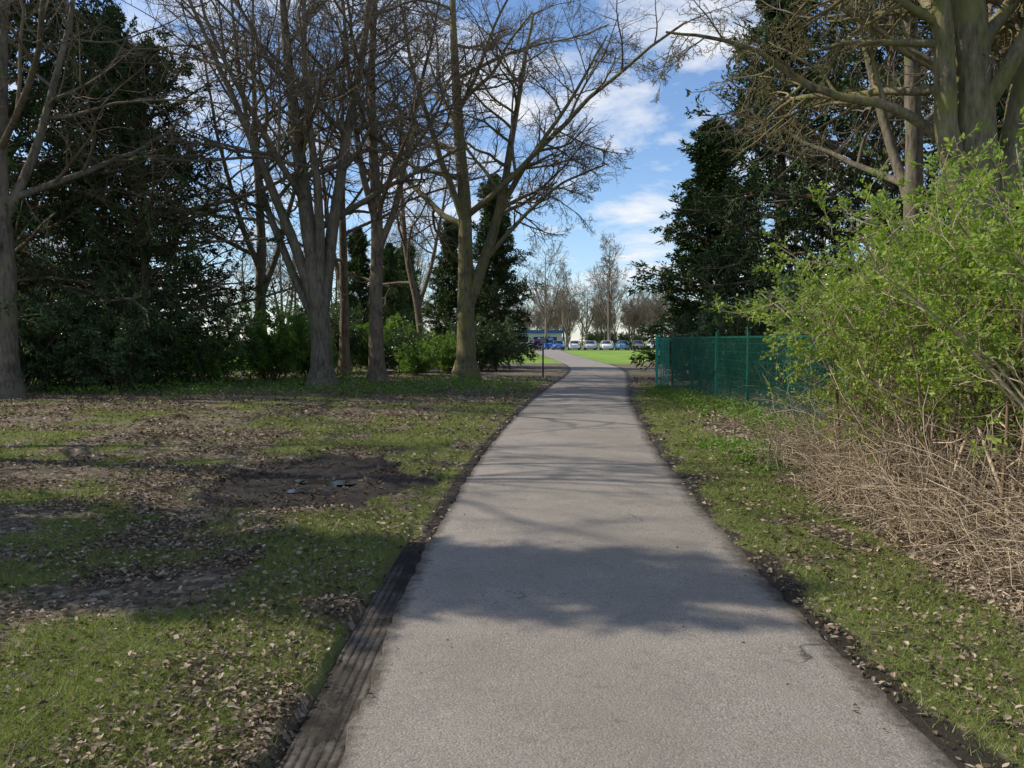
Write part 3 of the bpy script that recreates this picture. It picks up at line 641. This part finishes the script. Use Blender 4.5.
# ---------------------------------------------------------------- background woods
rng=np.random.default_rng(91)
bw=empty('background_woodland')
def bgp(me,x,y,sc): place(me,me.name,(x,y,-.02),rng.random()*6.28,sc*(.85+.3*rng.random()),parent=bw)
for i in range(48):
    y=rng.uniform(44,90); x=-rng.uniform(.03*y+5.5,.75*y); bgp([mG1,sL,mG2,sE,mG2,sL,cB,sL][i%8],x,y,1.0 if rng.random()<.5 else .8)
for i in range(22):
    y=rng.uniform(26,80); x=rng.uniform(.2*y+6,.8*y+4); bgp([cB,cA,mG1,mG2,sE,cL,sE][i%7],x,y,.9)
dt=empty('distant_trees')
def dgp(me,x,y,sc): place(me,me.name,(x,y,-.02),rng.random()*6.28,sc,parent=dt)
dgp(mFar,18.5,152,.98); dgp(mFar,6.8,158,.98); dgp(mFar,11,170,.75)
for i in range(70):
    y=rng.uniform(182,250); x=rng.uniform(-.06,.22)*y; dgp(mFar,x,y,rng.uniform(.4,.75))
for i in range(34):
    y=rng.uniform(178,250); x=rng.uniform(-.7,.8)*y; dgp(mFar,x,y,rng.uniform(.5,.85))
for i in range(26):
    y=rng.uniform(185,240); x=rng.uniform(-.1,.25)*y; dgp(sE,x,y,rng.uniform(.8,1.4))

# ---------------------------------------------------------------- light, sky, camera
SUN_EL=41; SUN_AZ=-80  # degrees from +Y, negative=left
v=Vector((math.sin(math.radians(SUN_AZ))*math.cos(math.radians(SUN_EL)),math.cos(math.radians(SUN_AZ))*math.cos(math.radians(SUN_EL)),math.sin(math.radians(SUN_EL))))
sl=bpy.data.lights.new('sun','SUN'); sl.energy=5.0; sl.angle=math.radians(.5); sl.color=(1,.93,.80)
so=bpy.data.objects.new('sun',sl); col.objects.link(so); so.rotation_euler=v.to_track_quat('Z','Y').to_euler()
w=bpy.data.worlds.new('World'); scene.world=w; w.use_nodes=True; nt=w.node_tree; N=nt.nodes; N.clear(); Lk=nt.links.new
out=N.new('ShaderNodeOutputWorld'); sky=N.new('ShaderNodeTexSky'); sky.sky_type='NISHITA'; sky.sun_disc=False
sky.sun_elevation=math.radians(SUN_EL); sky.sun_rotation=math.radians(SUN_AZ); sky.air_density=1.0; sky.dust_density=.2; sky.ozone_density=2.5
b1=N.new('ShaderNodeBackground'); b1.inputs[1].default_value=.15
mt=N.new('ShaderNodeMix'); mt.data_type='RGBA'; mt.blend_type='MULTIPLY'; mt.inputs[0].default_value=1; mt.inputs[7].default_value=(.92,1.0,1.12,1)
Lk(sky.outputs[0],mt.inputs[6]); Lk(mt.outputs[2],b1.inputs[0])
tc=N.new('ShaderNodeTexCoord'); sx=N.new('ShaderNodeSeparateXYZ'); Lk(tc.outputs['Generated'],sx.inputs[0])
mz=N.new('ShaderNodeMath'); mz.operation='ADD'; Lk(sx.outputs[2],mz.inputs[0]); mz.inputs[1].default_value=.18
dx=N.new('ShaderNodeMath'); dx.operation='DIVIDE'; Lk(sx.outputs[0],dx.inputs[0]); Lk(mz.outputs[0],dx.inputs[1])
dy=N.new('ShaderNodeMath'); dy.operation='DIVIDE'; Lk(sx.outputs[1],dy.inputs[0]); Lk(mz.outputs[0],dy.inputs[1])
cx=N.new('ShaderNodeCombineXYZ'); Lk(dx.outputs[0],cx.inputs[0]); Lk(dy.outputs[0],cx.inputs[1]); cx.inputs[2].default_value=2.3
nz=N.new('ShaderNodeTexNoise'); nz.inputs['Scale'].default_value=2.2; nz.inputs['Detail'].default_value=9; nz.inputs['Roughness'].default_value=.6; nz.inputs['Distortion'].default_value=.3; Lk(cx.outputs[0],nz.inputs['Vector'])
rp=N.new('ShaderNodeValToRGB'); rp.color_ramp.elements[0].position=.48; rp.color_ramp.elements[1].position=.66; Lk(nz.outputs['Fac'],rp.inputs[0])
b2=N.new('ShaderNodeBackground'); b2.inputs[0].default_value=(.94,.96,1.0,1); b2.inputs[1].default_value=1.0
mx=N.new('ShaderNodeMixShader'); Lk(rp.outputs[0],mx.inputs[0]); Lk(b1.outputs[0],mx.inputs[1]); Lk(b2.outputs[0],mx.inputs[2]); Lk(mx.outputs[0],out.inputs[0])
cam=bpy.data.cameras.new('camera'); co=bpy.data.objects.new('camera',cam); col.objects.link(co); scene.camera=co
cam.sensor_width=36; cam.lens=28.1; cam.clip_end=3000; cam.clip_start=.05
co.location=(0,0,1.6); co.rotation_euler=(math.radians(90-3.15),0,0)
scene.view_settings.view_transform='Standard'; scene.view_settings.look='None'; scene.view_settings.exposure=0; scene.view_settings.gamma=1
print('grass',NG,'hedge leaves',NH)
